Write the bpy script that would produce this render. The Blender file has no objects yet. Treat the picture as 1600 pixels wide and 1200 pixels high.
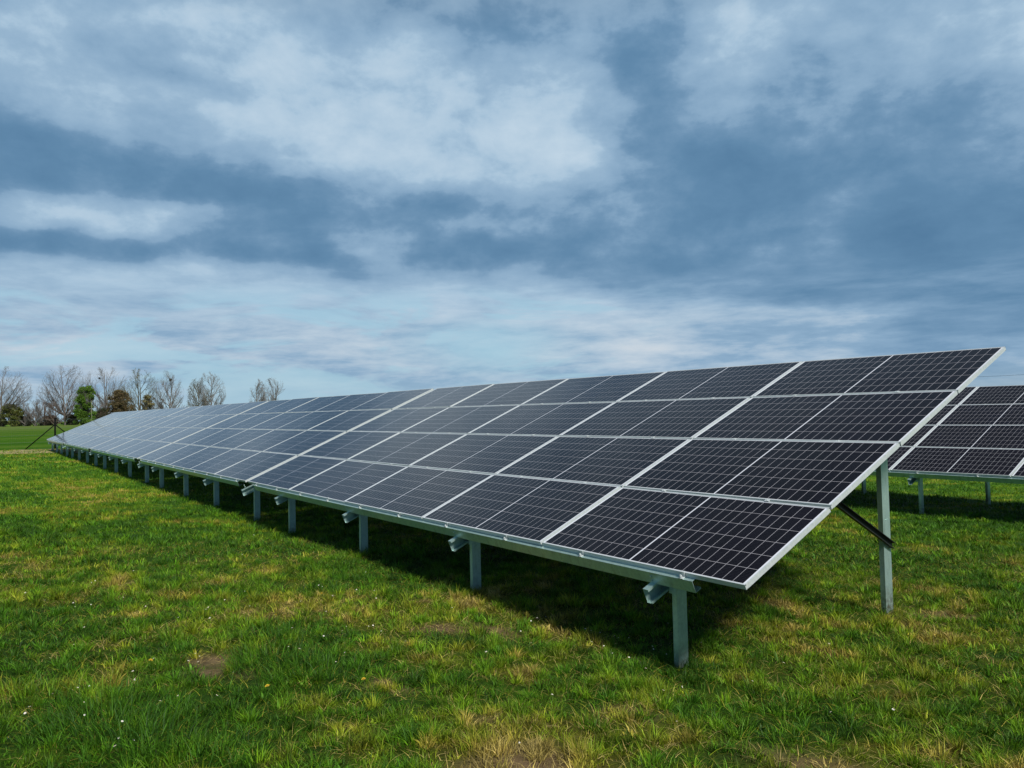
import bpy, math, random
import numpy as np
from mathutils import Vector, Matrix

S = bpy.context.scene
C = S.collection

# ------------------------------------------------------------------ camera
CX, CY, CZ = 3.1352, -3.9874, 1.8008
F_PX, PITCH, ROLL, YAW = 1198.72, 0.0352, -0.0224, 0.9548
cam_d = bpy.data.cameras.new('camera'); cam = bpy.data.objects.new('camera', cam_d); C.objects.link(cam)
cam_d.sensor_width = 36.0; cam_d.lens = 36.0 * F_PX / 1600.0
cam_d.clip_start = 0.05; cam_d.clip_end = 20000
fw = Vector((-math.sin(YAW) * math.cos(PITCH), math.cos(YAW) * math.cos(PITCH), math.sin(PITCH)))
rt = Vector((math.cos(YAW), math.sin(YAW), 0)); up = rt.cross(fw)
r2 = rt * math.cos(ROLL) + up * math.sin(ROLL); u2 = -rt * math.sin(ROLL) + up * math.cos(ROLL)
M = Matrix((r2, u2, -fw)).transposed().to_4x4(); M.translation = (CX, CY, CZ)
cam.matrix_world = M
S.camera = cam
S.render.resolution_x, S.render.resolution_y = 1024, 768
S.view_settings.view_transform = 'Standard'
S.view_settings.look = 'None'
S.view_settings.exposure = 0.0
S.view_settings.gamma = 1.0

# ------------------------------------------------------------------ sun
SUN = Vector((0.92, -0.05, 1.0)).normalized()
sl = bpy.data.lights.new('sun', 'SUN'); so = bpy.data.objects.new('sun', sl); C.objects.link(so)
sl.energy = 4.9; sl.angle = math.radians(11.0); sl.color = (1.0, 0.96, 0.88)
so.rotation_euler = SUN.to_track_quat('Z', 'Y').to_euler()
SUN_EL = math.asin(SUN.z); SUN_ROT = math.atan2(SUN.x, SUN.y)

# ------------------------------------------------------------------ node helper
class NT:
    def __init__(s, tree): s.t = tree; s.n = tree.nodes; s.l = tree.links
    def put(s, sock, v):
        if v is None: return
        if isinstance(v, bpy.types.NodeSocket): s.l.new(v, sock)
        else:
            try: sock.default_value = v
            except Exception: sock.default_value = tuple(v) + (1.0,)
    def m(s, op, a, b=None, c=None, clamp=False):
        n = s.n.new('ShaderNodeMath'); n.operation = op; n.use_clamp = clamp
        s.put(n.inputs[0], a); s.put(n.inputs[1], b); s.put(n.inputs[2], c)
        return n.outputs[0]
    def v(s, op, a, b=None, out=0):
        n = s.n.new('ShaderNodeVectorMath'); n.operation = op
        s.put(n.inputs[0], a)
        if b is not None: s.put(n.inputs[1], b)
        return n.outputs[out]
    def noise(s, vec, scale, detail=6, rough=.55, dist=0, out=0, dim='3D'):
        n = s.n.new('ShaderNodeTexNoise'); n.noise_dimensions = dim
        if vec is not None: s.put(n.inputs['Vector'], vec)
        n.inputs['Scale'].default_value = scale; n.inputs['Detail'].default_value = detail
        n.inputs['Roughness'].default_value = rough; n.inputs['Distortion'].default_value = dist
        return n.outputs[out]
    def ramp(s, f, stops, mode='LINEAR'):
        n = s.n.new('ShaderNodeValToRGB'); n.color_ramp.interpolation = mode
        e = n.color_ramp.elements
        while len(e) < len(stops): e.new(0.5)
        for el, (p, c) in zip(e, stops):
            el.position = p; el.color = tuple(c) + (1.0,) if len(c) == 3 else c
        s.put(n.inputs[0], f); return n.outputs[0]
    def mix(s, f, a, b, blend='MIX'):
        n = s.n.new('ShaderNodeMix'); n.data_type = 'RGBA'; n.blend_type = blend
        s.put(n.inputs[0], f); s.put(n.inputs[6], a); s.put(n.inputs[7], b)
        return n.outputs[2]
    def mr(s, v, a, b, c=0., d=1., smooth=False):
        n = s.n.new('ShaderNodeMapRange')
        if smooth: n.interpolation_type = 'SMOOTHSTEP'
        s.put(n.inputs[0], v)
        for i, x in zip((1, 2, 3, 4), (a, b, c, d)): n.inputs[i].default_value = x
        return n.outputs[0]
    def comb(s, x, y, z=0.):
        n = s.n.new('ShaderNodeCombineXYZ')
        for i, q in enumerate((x, y, z)): s.put(n.inputs[i], q)
        return n.outputs[0]
    def sep(s, v):
        n = s.n.new('ShaderNodeSeparateXYZ'); s.put(n.inputs[0], v); return n.outputs

# ------------------------------------------------------------------ world: nishita sky behind broken cloud
W = bpy.data.worlds.new('World'); S.world = W; W.use_nodes = True
w = NT(W.node_tree); w.n.clear()
wo = w.n.new('ShaderNodeOutputWorld'); bg = w.n.new('ShaderNodeBackground'); w.l.new(bg.outputs[0], wo.inputs[0])
sky = w.n.new('ShaderNodeTexSky'); sky.sky_type = 'NISHITA'; sky.sun_disc = False
sky.sun_elevation = SUN_EL; sky.sun_rotation = SUN_ROT
tc = w.n.new('ShaderNodeTexCoord'); D = w.v('NORMALIZE', tc.outputs['Generated'])
dx, dy, dz = w.sep(D)
# heading measured from compass direction of the row of tables, elevation above the horizon
rx = w.m('ADD', w.m('MULTIPLY', dx, math.cos(YAW)), w.m('MULTIPLY', dy, math.sin(YAW)))
ry = w.m('ADD', w.m('MULTIPLY', dx, -math.sin(YAW)), w.m('MULTIPLY', dy, math.cos(YAW)))
AZ = w.m('ARCTAN2', rx, ry); EL = w.m('ARCSINE', dz)
P = w.comb(AZ, EL, 0.)
wn = w.noise(w.v('MULTIPLY', P, (1., 2.0, 1.)), 5.0, 5, .55, 0, 1)
warp = w.v('MULTIPLY', w.v('SUBTRACT', wn, (.5, .5, .5)), (.15, .075, 0.))
PW = w.v('ADD', P, warp)
def azel(x, y):
    d = fw + r2 * ((x - 800) / F_PX) - u2 * ((y - 600) / F_PX); d.normalize()
    return math.atan2(d.dot(rt), d.x * -math.sin(YAW) + d.y * math.cos(YAW)), math.asin(d.z)
# cloud masses: heading, elevation, half widths (rad) and brightness
BL = [
 (420,150,230,70,.15),(480,230,150,40,.10),(870,150,70,90,.20),(900,240,120,50,.26),(640,235,110,50,.22),(640,110,90,60,.14),(90,60,60,40,.14),(110,130,70,30,.12),(250,30,120,40,.12),
 (170,80,60,50,-.16),(200,190,90,30,-.10),(620,25,130,30,-.10),(840,60,40,40,-.10),
 (30,240,120,34,-.46),(150,262,110,26,-.40),(290,285,120,22,-.46),(400,275,110,40,-.22),(340,128,80,18,-.26),
 (110,290,130,16,.15),(60,320,90,22,.14),(330,315,140,18,.18),(250,340,120,18,.06),
 (60,372,150,18,-.46),(230,384,130,14,-.42),(360,366,60,20,-.34),(500,368,46,34,-.48),(620,310,130,30,-.22),(650,350,130,26,-.26),(700,396,80,15,-.46),(810,392,60,18,-.46),(540,300,120,24,-.20),
 (420,372,40,14,.22),(532,362,26,18,.34),(560,385,50,10,.24),(735,360,60,12,.22),
 (780,290,110,30,-.10),(770,40,90,50,-.24),
 (1030,60,60,60,-.16),(1030,160,90,70,-.34),(1120,220,110,50,-.42),(1250,240,150,50,-.20),(1180,300,160,36,-.34),(1330,360,200,50,-.46),(1160,240,60,20,-.30),(1390,160,90,40,-.14),(1480,270,110,90,-.26),
 (1530,400,150,50,-.44),(1100,110,60,40,.10),(1180,60,90,50,.16),(1280,170,90,30,.12),(1300,260,70,40,.20),(1230,338,46,13,.26),(1470,60,140,50,.10),(1560,310,50,20,.14),
 (960,350,90,26,-.16),(1000,420,200,16,-.22),(1560,480,80,30,-.46),(1350,450,240,20,-.26),(1120,455,150,18,-.10),(1450,520,160,14,-.12),
 (1430,482,80,7,.26),(1240,482,80,6,.14),(720,470,120,22,.30),(880,490,130,24,.34),(1000,500,80,14,.16),(150,470,200,26,.14),(450,470,140,26,.16),
 (90,540,120,10,.22),(260,560,200,9,.06),(520,520,120,20,.14),(980,545,160,12,.20),
]
acc = None
for (x, y, a, b, k) in BL:
    ca, ce = azel(x, y)
    q = w.v('MULTIPLY', w.v('SUBTRACT', PW, (ca, ce, 0.)), (F_PX / a * .78, F_PX / b * .78, 0.))
    l2 = w.v('DOT_PRODUCT', q, q, out=1)
    g = w.m('MULTIPLY', w.m('EXPONENT', w.m('MULTIPLY', l2, -1.)), k * (.74 if k < 0 else .60))
    acc = g if acc is None else w.m('ADD', acc, g)
# high altitude layer projected on a flat cloud deck, so it streaks towards the horizon
inv = w.m('DIVIDE', 1.0, w.m('ADD', w.m('MAXIMUM', dz, 0.), .10))
deck = w.comb(w.m('MULTIPLY', rx, inv), w.m('MULTIPLY', ry, inv), 0.)
n1 = w.noise(deck, 1.3, 10, .60, .15)
n2 = w.noise(w.v('MULTIPLY', P, (2.2, 3.4, 1.)), 2.6, 8, .58, .15)
n3 = w.noise(w.v('MULTIPLY', P, (5., 24., 1.)), 1.7, 8, .62, .15)
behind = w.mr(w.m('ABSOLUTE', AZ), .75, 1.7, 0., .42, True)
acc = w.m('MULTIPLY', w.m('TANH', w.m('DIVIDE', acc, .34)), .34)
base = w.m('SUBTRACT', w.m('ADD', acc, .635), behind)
hi = w.mr(EL, .13, .20, 0., 1., True)
tex = w.m('ADD', w.m('MULTIPLY', w.m('SUBTRACT', n1, .5), .34), w.m('MULTIPLY', w.m('SUBTRACT', n2, .5), .80))
tex_lo = w.m('MULTIPLY', w.m('SUBTRACT', n3, .5), .80)
tex = w.m('ADD', w.m('MULTIPLY', tex, hi), w.m('MULTIPLY', tex_lo, w.m('SUBTRACT', 1.0, w.m('MULTIPLY', hi, .93))))
B = w.m('ADD', base, tex)
# torn edges: push the field apart where it crosses two levels, so banks get defined rims
n4 = w.noise(w.v('MULTIPLY', P, (3.6, 5.6, 1.)), 2.4, 9, .60, .1)
Bh = w.m('ADD', B, w.m('MULTIPLY', w.m('SUBTRACT', n4, .5), .42))
e1 = w.mr(Bh, .43, .545, -.5, .5, True); e2 = w.mr(Bh, .66, .76, -.5, .5, True)
B = w.m('ADD', B, w.m('MULTIPLY', w.m('ADD', w.m('MULTIPLY', e1, .10), w.m('MULTIPLY', e2, .10)), hi))
B = w.m('ADD', B, w.m('MULTIPLY', w.m('MULTIPLY', w.m('SUBTRACT', n4, .5), .52), hi))
cl = w.ramp(B, [(.05, (.092, .205, .350)), (.25, (.122, .250, .405)), (.42, (.182, .320, .482)), (.6, (.275, .425, .588)), (.8, (.385, .540, .690)), (1., (.52, .655, .775))])
# warm-grey tint in the low broken cloud
lowm = w.m('MULTIPLY', w.mr(EL, .07, .16, 1., 0., True), w.mr(B, .58, .90, 0., .8))
cl = w.mix(lowm, cl, (.64, .69, .74, 1))
# clear gaps low over the horizon
gn = w.noise(w.v('MULTIPLY', P, (3.5, 14., 1.)), 1.5, 6, .6, .6)
gap = w.m('MULTIPLY', w.mr(gn, .47, .58, 0., .85, True), w.mr(EL, .13, .17, 1., 0., True))
gap = w.m('MULTIPLY', gap, w.mr(AZ, .05, .25, 1., 0., True))
gca, gce = azel(765, 545)
q = w.v('MULTIPLY', w.v('SUBTRACT', PW, (gca, gce, 0.)), (F_PX / 110, F_PX / 32, 0.))
gap = w.m('MAXIMUM', gap, w.m('EXPONENT', w.m('MULTIPLY', w.v('DOT_PRODUCT', q, q, out=1), -1.)))
gap = w.m('MULTIPLY', gap, .8)
nsky = w.v('MULTIPLY', sky.outputs[0], (.085, .085, .085))
clear = w.mix(.82, nsky, (.37, .62, .77, 1))
col = w.mix(gap, cl, clear)
# horizon band
hz = w.mr(EL, .0, .055, .75, 0., True)
hc = w.mix(w.mr(AZ, .1, .6, 0., 1.), (.40, .575, .69, 1), (.24, .36, .46, 1))
col = w.mix(hz, col, hc)
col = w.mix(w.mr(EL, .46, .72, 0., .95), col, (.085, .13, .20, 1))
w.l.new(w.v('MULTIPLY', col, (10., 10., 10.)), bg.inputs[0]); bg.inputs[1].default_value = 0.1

# ------------------------------------------------------------------ numpy noise & terrain
def _h(ix, iy, s):
    n = (ix.astype(np.int64) * 374761393 + iy.astype(np.int64) * 668265263 + s * 982451653) & 0x7fffffff
    n = ((n ^ (n >> 13)) * 1274126177) & 0x7fffffff
    return ((n ^ (n >> 16)) & 0xffff) / 65535.0
def vn(x, y, s=0):
    ix = np.floor(x); iy = np.floor(y); fx = x - ix; fy = y - iy
    fx = fx * fx * (3 - 2 * fx); fy = fy * fy * (3 - 2 * fy)
    a = _h(ix, iy, s); b = _h(ix + 1, iy, s); c = _h(ix, iy + 1, s); d = _h(ix + 1, iy + 1, s)
    return (a * (1 - fx) + b * fx) * (1 - fy) + (c * (1 - fx) + d * fx) * fy
def fbm(x, y, s=0, o=4):
    r = 0; a = 1; t = 0
    for i in range(o):
        r = r + a * vn(x * 2 ** i + 17.3 * i, y * 2 ** i - 9.1 * i, s + i); t += a; a *= .5
    return r / t
def sst(x, a, b):
    t = np.clip((x - a) / (b - a), 0, 1); return t * t * (3 - 2 * t)
LV = []
def level(x, y):
    """small corrections so the turf meets each post where its foot stands"""
    r_ = 0
    for (a_, b_, k_) in LV: r_ = r_ + k_ * np.exp(-((x - a_) / 1.1) ** 2 - ((y - b_) / 1.1) ** 2)
    return r_
def terrain(x, y):
    x = np.asarray(x, float); y = np.asarray(y, float)
    yy = np.clip(y, -6, 15)
    sl_ = (-.025 - .028 * yy) * sst(x, -75, -45) * (1 - sst(x, 60, 120)) * (1 - sst(y, 40, 120)) * (1 - sst(-y, 40, 120))
    near = sst(np.hypot(x - CX, y - CY), 60, 30)
    near = 1 - sst(np.hypot(x - CX, y - CY), 30, 60)
    b = (fbm(x * .9, y * .9, 5, 3) - .5) * .075 + (fbm(x * 3.1, y * 3.1, 9, 2) - .5) * .03
    return sl_ + b * near + level(x, y)
_z0 = lambda x, y: float(terrain(np.array([x]), np.array([y]))[0])
_t = [(-.73, .18, -.05), (-3.46, .18, .0), (-6.15, .18, .0), (-8.85, .18, -.05), (-10.66, .18, -.04), (-.73, 2.82, -.14)]
_lv = [(a_, b_, k_ - _z0(a_, b_)) for a_, b_, k_ in _t]; LV = _lv
def tz(x, y): return float(terrain(np.array([x]), np.array([y]))[0])

# ------------------------------------------------------------------ object helpers
def tag(o, label=None, cat=None, group=None, kind=None):
    if label: o['label'] = label
    if cat: o['category'] = cat
    if group: o['group'] = group
    if kind: o['kind'] = kind
    return o
def mesh_obj(name, me, parent=None):
    o = bpy.data.objects.new(name, me); C.objects.link(o)
    if parent: o.parent = parent
    return o
def empty(name, loc=(0, 0, 0), rz=0):
    o = bpy.data.objects.new(name, None); C.objects.link(o); o.location = loc; o.rotation_euler = (0, 0, rz)
    o.empty_display_size = .2
    return o
class MB:
    def __init__(s): s.v = []; s.f = []; s.mi = []; s.uv = {}
    def quad(s, a, b, c, d, mi=0, uv=None):
        i = len(s.v); s.v += [tuple(a), tuple(b), tuple(c), tuple(d)]; s.f.append((i, i + 1, i + 2, i + 3)); s.mi.append(mi)
        if uv: s.uv[len(s.f) - 1] = uv
    def box(s, o, ax, ay, az, mi=0):
        """box from corner o with edge vectors ax, ay, az"""
        o = Vector(o); ax = Vector(ax); ay = Vector(ay); az = Vector(az)
        p = [o, o + ax, o + ax + ay, o + ay]; p += [q + az for q in p]
        i = len(s.v); s.v += [tuple(q) for q in p]
        fl = [(0, 3, 2, 1), (4, 5, 6, 7), (0, 1, 5, 4), (1, 2, 6, 5), (2, 3, 7, 6), (3, 0, 4, 7)]
        if ax.cross(ay).dot(az) < 0: fl = [tuple(reversed(f)) for f in fl]
        for f in fl: s.f.append(tuple(i + k for k in f)); s.mi.append(mi)
    def prism(s, prof, o, ex, ey, ez, mi=0):
        """closed profile [(a,b)] in axes ex,ey extruded by ez"""
        o = Vector(o); ex = Vector(ex); ey = Vector(ey); ez = Vector(ez)
        n = len(prof); i = len(s.v)
        for k in (0, 1):
            for a, b in prof: s.v.append(tuple(o + ex * a + ey * b + ez * k))
        for k in range(n):
            k2 = (k + 1) % n
            s.f.append((i + k, i + k2, i + n + k2, i + n + k)); s.mi.append(mi)
        s.f.append(tuple(i + k for k in reversed(range(n)))); s.mi.append(mi)
        s.f.append(tuple(i + n + k for k in range(n))); s.mi.append(mi)
    def tube(s, pts, rad, n=8, mi=0, cap=True):
        rings = []
        for k, p in enumerate(pts):
            p = Vector(p)
            d = (Vector(pts[min(k + 1, len(pts) - 1)]) - Vector(pts[max(k - 1, 0)])).normalized()
            a = d.orthogonal().normalized(); b = d.cross(a)
            r = rad[k] if hasattr(rad, '__len__') else rad
            i = len(s.v)
            for j in range(n):
                t = 2 * math.pi * j / n; s.v.append(tuple(p + (a * math.cos(t) + b * math.sin(t)) * r))
            rings.append(i)
        for r0, r1 in zip(rings, rings[1:]):
            for j in range(n):
                j2 = (j + 1) % n; s.f.append((r0 + j, r0 + j2, r1 + j2, r1 + j)); s.mi.append(mi)
        if cap:
            s.f.append(tuple(rings[0] + j for j in reversed(range(n)))); s.mi.append(mi)
            s.f.append(tuple(rings[-1] + j for j in range(n))); s.mi.append(mi)
    def mesh(s, name, mats, smooth=False):
        me = bpy.data.meshes.new(name); me.from_pydata(s.v, [], s.f)
        for m in (mats if isinstance(mats, (list, tuple)) else [mats]): me.materials.append(m)
        me.polygons.foreach_set('material_index', s.mi)
        if smooth: me.polygons.foreach_set('use_smooth', [True] * len(s.f))
        if s.uv:
            l = me.uv_layers.new(name='UVMap')
            for fi, uv in s.uv.items():
                for k, li in enumerate(me.polygons[fi].loop_indices): l.data[li].uv = uv[k]
        me.update(); return me
    def build(s, name, mats, parent=None, smooth=False): return mesh_obj(name, s.mesh(name, mats, smooth), parent)

def mat(name):
    m = bpy.data.materials.new(name); m.use_nodes = True; t = NT(m.node_tree)
    return m, t, t.n['Principled BSDF']
def P_(b, **k):
    for a, v in k.items(): b.inputs[a.replace('_', ' ')].default_value = v

# ------------------------------------------------------------------ materials
def m_galv():
    m, t, b = mat('galvanised_steel')
    tcn = t.n.new('ShaderNodeTexCoord')
    v = t.n.new('ShaderNodeTexVoronoi'); v.inputs['Scale'].default_value = 70; t.l.new(tcn.outputs['Object'], v.inputs['Vector'])
    n = t.noise(tcn.outputs['Object'], 6, 6, .6)
    f = t.m('ADD', t.m('MULTIPLY', v.outputs['Color'], .25), t.m('MULTIPLY', n, .75))
    c = t.ramp(f, [(.25, (.38, .54, .52)), (.75, (.56, .74, .71))])
    zc = t.sep(tcn.outputs['Object'])[2]
    mud = t.m('MULTIPLY', t.mr(zc, -.08, .14, .85, 0.), t.mr(t.noise(tcn.outputs['Object'], 30, 4, .7), .35, .6, .1, 1.))
    stain = t.mr(t.noise(t.v('MULTIPLY', tcn.outputs['Object'], (9., 9., 1.6)), 2.2, 6, .7), .50, .72, 0., .5)
    c = t.mix(stain, c, (.20, .27, .25, 1)); c = t.mix(mud, c, (.10, .075, .045, 1))
    t.l.new(c, b.inputs['Base Color'])
    P_(b, Metallic=.66); t.l.new(t.mr(f, .2, .8, .46, .32), b.inputs['Roughness'])
    bp = t.n.new('ShaderNodeBump'); bp.inputs['Strength'].default_value = .08; bp.inputs['Distance'].default_value = .002
    t.l.new(n, bp.inputs['Height']); t.l.new(bp.outputs[0], b.inputs['Normal'])
    return m
def m_alu():
    m, t, b = mat('anodised_aluminium')
    tcn = t.n.new('ShaderNodeTexCoord')
    n = t.noise(t.v('MULTIPLY', tcn.outputs['Object'], (1, 12, 12)), 5, 5, .6)
    t.l.new(t.ramp(n, [(.3, (.50, .55, .56)), (.7, (.66, .70, .70))]), b.inputs['Base Color'])
    P_(b, Metallic=.25, Roughness=.42)
    return m
def m_cells():
    m, t, b = mat('monocrystalline_cells')
    uv = t.n.new('ShaderNodeUVMap').outputs[0]
    x, y, _ = t.sep(uv)                              # metres from the panel centre line / from its lower edge
    CW, CH = 1.020 / 12, 1.000 / 6
    xa = t.m('SUBTRACT', t.m('ABSOLUTE', x), .0055)   # centre bar half width
    cx_ = t.m('DIVIDE', xa, CW); cy_ = t.m('DIVIDE', t.m('SUBTRACT', y, .015), CH)
    def line(c, size, wd):
        fr = t.m('ABSOLUTE', t.m('SUBTRACT', t.m('FRACT', c), .5))
        return t.m('GREATER_THAN', fr, .5 - wd / size * .5)
    g = t.m('MAXIMUM', line(cx_, CW, .0034), line(cy_, CH, .0036))
    out = t.m('MAXIMUM', t.m('GREATER_THAN', xa, 1.0195), t.m('LESS_THAN', xa, 0.))
    out = t.m('MAXIMUM', out, t.m('MAXIMUM', t.m('LESS_THAN', y, .0155), t.m('GREATER_THAN', y, 1.0145)))
    bus = line(t.m('MULTIPLY', cy_, 10.), CH / 10., .0009)
    wnn = t.n.new('ShaderNodeTexWhiteNoise'); wnn.noise_dimensions = '3D'
    oi = t.n.new('ShaderNodeObjectInfo')
    t.l.new(t.comb(t.m('FLOOR', t.m('ADD', cx_, t.m('MULTIPLY', t.m('SIGN', x), 40.))), t.m('FLOOR', cy_), t.m('MULTIPLY', oi.outputs['Random'], 91.)), wnn.inputs['Vector'])
    wn2 = t.n.new('ShaderNodeTexWhiteNoise'); wn2.noise_dimensions = '1D'; t.l.new(oi.outputs['Random'], wn2.inputs['W'])
    f = t.m('ADD', t.m('MULTIPLY', wnn.outputs[0], .35), t.m('MULTIPLY', wn2.outputs[0], .65))
    cell = t.ramp(f, [(.0, (.0026, .0018, .0026)), (.6, (.0042, .0026, .0046)), (1., (.0036, .0034, .0100))])
    cell = t.mix(t.m('MULTIPLY', bus, .09), cell, (.35, .36, .42, 1))
    grid = t.m('MAXIMUM', g, 0.)
    c = t.mix(grid, cell, (.36, .35, .38, 1))
    c = t.mix(out, c, (.66, .68, .74, 1))
    # thin dust film on the glass
    tcn = t.n.new('ShaderNodeTexCoord')
    dn = t.noise(t.v('MULTIPLY', tcn.outputs['Object'], (1.5, .6, 1.)), 2.2, 6, .6)
    c = t.mix(t.mr(dn, .35, .75, .0, .004), c, (.42, .42, .40, 1))
    t.l.new(c, b.inputs['Base Color'])
    P_(b, Roughness=.6, IOR=1.45)
    b.inputs['Specular IOR Level'].default_value = .02
    b.inputs['Coat Weight'].default_value = 1.0
    b.inputs['Coat IOR'].default_value = 1.21
    t.l.new(t.mr(dn, .3, .8, .07, .16), b.inputs['Coat Roughness'])
    return m
def m_plain(name, col, rough=.7, metal=0., var=.25, scale=8.):
    m, t, b = mat(name)
    tcn = t.n.new('ShaderNodeTexCoord'); n = t.noise(tcn.outputs['Object'], scale, 5, .6)
    lo = tuple(c * (1 - var) for c in col); hi_ = tuple(min(1, c * (1 + var)) for c in col)
    t.l.new(t.ramp(n, [(.3, lo), (.7, hi_)]), b.inputs['Base Color']); P_(b, Roughness=rough, Metallic=metal)
    return m
def m_attr(name, rough=.6, spec=.3, trans=0.):
    m, t, b = mat(name)
    a = t.n.new('ShaderNodeAttribute'); a.attribute_name = 'tint'
    t.l.new(a.outputs['Color'], b.inputs['Base Color']); P_(b, Roughness=rough)
    b.inputs['Specular IOR Level'].default_value = spec
    if trans:
        tr = t.n.new('ShaderNodeBsdfTranslucent'); t.l.new(a.outputs['Color'], tr.inputs[0])
        mx = t.n.new('ShaderNodeMixShader'); mx.inputs[0].default_value = trans
        t.l.new(b.outputs[0], mx.inputs[1]); t.l.new(tr.outputs[0], mx.inputs[2])
        t.l.new(mx.outputs[0], t.n['Material Output'].inputs[0])
    return m
GALV, ALU, CELLS = m_galv(), m_alu(), m_cells()
BACK = m_plain('dark_backsheet', (.035, .035, .04), .6)  # panel backs coloured dark to deepen the shade under the tables
BRACE = m_plain('weathered_dark_steel', (.05, .055, .055), .5, .5)
DARKPOST = m_plain('dark_coated_steel', (.004, .005, .005), .8)
DARKPOST.node_tree.nodes['Principled BSDF'].inputs['Specular IOR Level'].default_value = .08
WIREM = m_plain('green_fence_wire', (.10, .13, .11), .5)
BARK = m_plain('grey_bark', (.130, .116, .108), .9, 0, .3, .6)
GRASSM = m_attr('grass_blades', .55, .22, .25)
LEAFM = m_attr('tree_leaves', .7, .2, .25)
PETAL = m_plain('white_petals', (.75, .74, .72), .6, 0, .1)
YELLOW = m_plain('yellow_florets', (.75, .50, .03), .6, 0, .2)
STEMM = m_plain('green_stem', (.06, .12, .02), .6)

# ------------------------------------------------------------------ ground
def spots_mask(x, y):
    """bare soil scrapes and dead patches, worn into the lawn"""
    m = np.zeros_like(x)
    for (sx, sy, a, b, r, k) in SPOTS:
        c, s = math.cos(r), math.sin(r); u = (x - sx) * c + (y - sy) * s; v = -(x - sx) * s + (y - sy) * c
        m = np.maximum(m, k * np.exp(-((u / a) ** 2 + (v / b) ** 2)))
    return m
def px2g(x, y):
    d = fw + r2 * ((x - 800) / F_PX) - u2 * ((y - 600) / F_PX)
    t = (-.025 - .028 * CY - CZ) / (d.z + .028 * d.y); return CX + d.x * t, CY + d.y * t
# world positions (metres), half sizes, rotation, strength
SPOTS = [(-2.68,-2.59,.20,.11,.3,1.),(-2.37,-2.62,.16,.10,.6,1.),(-2.48,-.82,.16,.10,.2,1.),(.10,-1.98,.22,.10,.9,1.),(.02,-1.78,.30,.22,.9,.75),(-.45,3.32,.18,.12,.2,1.),
         (-1.55,-1.75,.13,.09,.3,.7),(-.20,-.70,.12,.07,.5,.8),(-2.20,-.45,.25,.14,.2,.55),(.75,-.55,.28,.12,.4,.6)]
gx = np.unique(np.concatenate([np.arange(-16, 9, .16), -16 - np.cumsum(.2 * 1.07 ** np.arange(110)), 9 + np.cumsum(.3 * 1.09 ** np.arange(85))]))
gy = np.unique(np.concatenate([np.arange(-7, 18, .16), -7 - np.cumsum(.3 * 1.09 ** np.arange(85)), 18 + np.cumsum(.3 * 1.085 ** np.arange(90))]))
GX, GY = np.meshgrid(gx, gy); Z = terrain(GX.ravel(), GY.ravel())
co = np.stack([GX.ravel(), GY.ravel(), Z], 1)
nx, ny = len(gx), len(gy)
idx = np.arange(nx * ny).reshape(ny, nx)
fc = np.stack([idx[:-1, :-1], idx[:-1, 1:], idx[1:, 1:], idx[1:, :-1]], -1).reshape(-1, 4)
def np_mesh(name, co, loops, starts, totals, mats, tint=None, smooth=False):
    me = bpy.data.meshes.new(name)
    me.vertices.add(len(co)); me.vertices.foreach_set('co', co.astype(np.float32).ravel())
    me.loops.add(len(loops)); me.loops.foreach_set('vertex_index', loops.astype(np.int32))
    me.polygons.add(len(starts)); me.polygons.foreach_set('loop_start', starts.astype(np.int32)); me.polygons.foreach_set('loop_total', totals.astype(np.int32))
    for m in mats: me.materials.append(m)
    if smooth: me.polygons.foreach_set('use_smooth', np.ones(len(starts), bool))
    me.update(calc_edges=True)
    if tint is not None:
        a = me.color_attributes.new('tint', 'FLOAT_COLOR', 'POINT')
        a.data.foreach_set('color', np.concatenate([tint, np.ones((len(tint), 1))], 1).astype(np.float32).ravel())
    return me
def palette(x, y, rnd, dry_bias=0.):
    """real turf colours: lush green, yellow green, straw; patches follow position"""
    p = fbm(x * .55 + 3, y * .55, 21, 4) * .36 + fbm(x * 2.2, y * 2.2, 31, 3) * .40 + vn(x * 9, y * 9, 33) * .24
    p = p + .07 * np.exp(-(((x + 1.2) / 1.8) ** 2 + ((y + 1.0) / 1.2) ** 2)) + .02 * sst(x, -3, 1.5)
    p = p + .10 * spots_mask(x, y) * 3
    q = np.clip((p - .435) / .30, 0, 1.1) + (rnd - .5) * .34 + dry_bias
    stops = np.array([-.2, .12, .42, .68, .92, 1.25])
    cols = np.array([(.026, .088, .006), (.066, .172, .007), (.132, .236, .009), (.225, .262, .016), (.33, .265, .048), (.46, .36, .13)])
    return np.stack([np.interp(q, stops, cols[:, k]) for k in range(3)], 1)
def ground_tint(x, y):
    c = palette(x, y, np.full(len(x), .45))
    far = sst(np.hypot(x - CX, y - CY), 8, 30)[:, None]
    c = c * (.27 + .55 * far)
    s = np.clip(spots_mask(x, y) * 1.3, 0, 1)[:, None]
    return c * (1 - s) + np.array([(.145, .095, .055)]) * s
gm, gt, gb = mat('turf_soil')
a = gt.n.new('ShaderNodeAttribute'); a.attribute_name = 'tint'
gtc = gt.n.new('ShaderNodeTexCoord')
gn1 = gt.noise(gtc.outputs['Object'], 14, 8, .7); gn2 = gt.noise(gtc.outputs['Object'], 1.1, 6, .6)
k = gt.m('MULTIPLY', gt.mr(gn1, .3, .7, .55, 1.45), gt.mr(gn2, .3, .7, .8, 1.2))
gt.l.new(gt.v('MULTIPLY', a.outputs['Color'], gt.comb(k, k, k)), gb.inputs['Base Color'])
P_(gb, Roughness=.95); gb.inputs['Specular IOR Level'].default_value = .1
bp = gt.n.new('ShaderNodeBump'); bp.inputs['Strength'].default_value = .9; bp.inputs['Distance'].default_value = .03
gt.l.new(gn1, bp.inputs['Height']); gt.l.new(bp.outputs[0], gb.inputs['Normal'])
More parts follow.
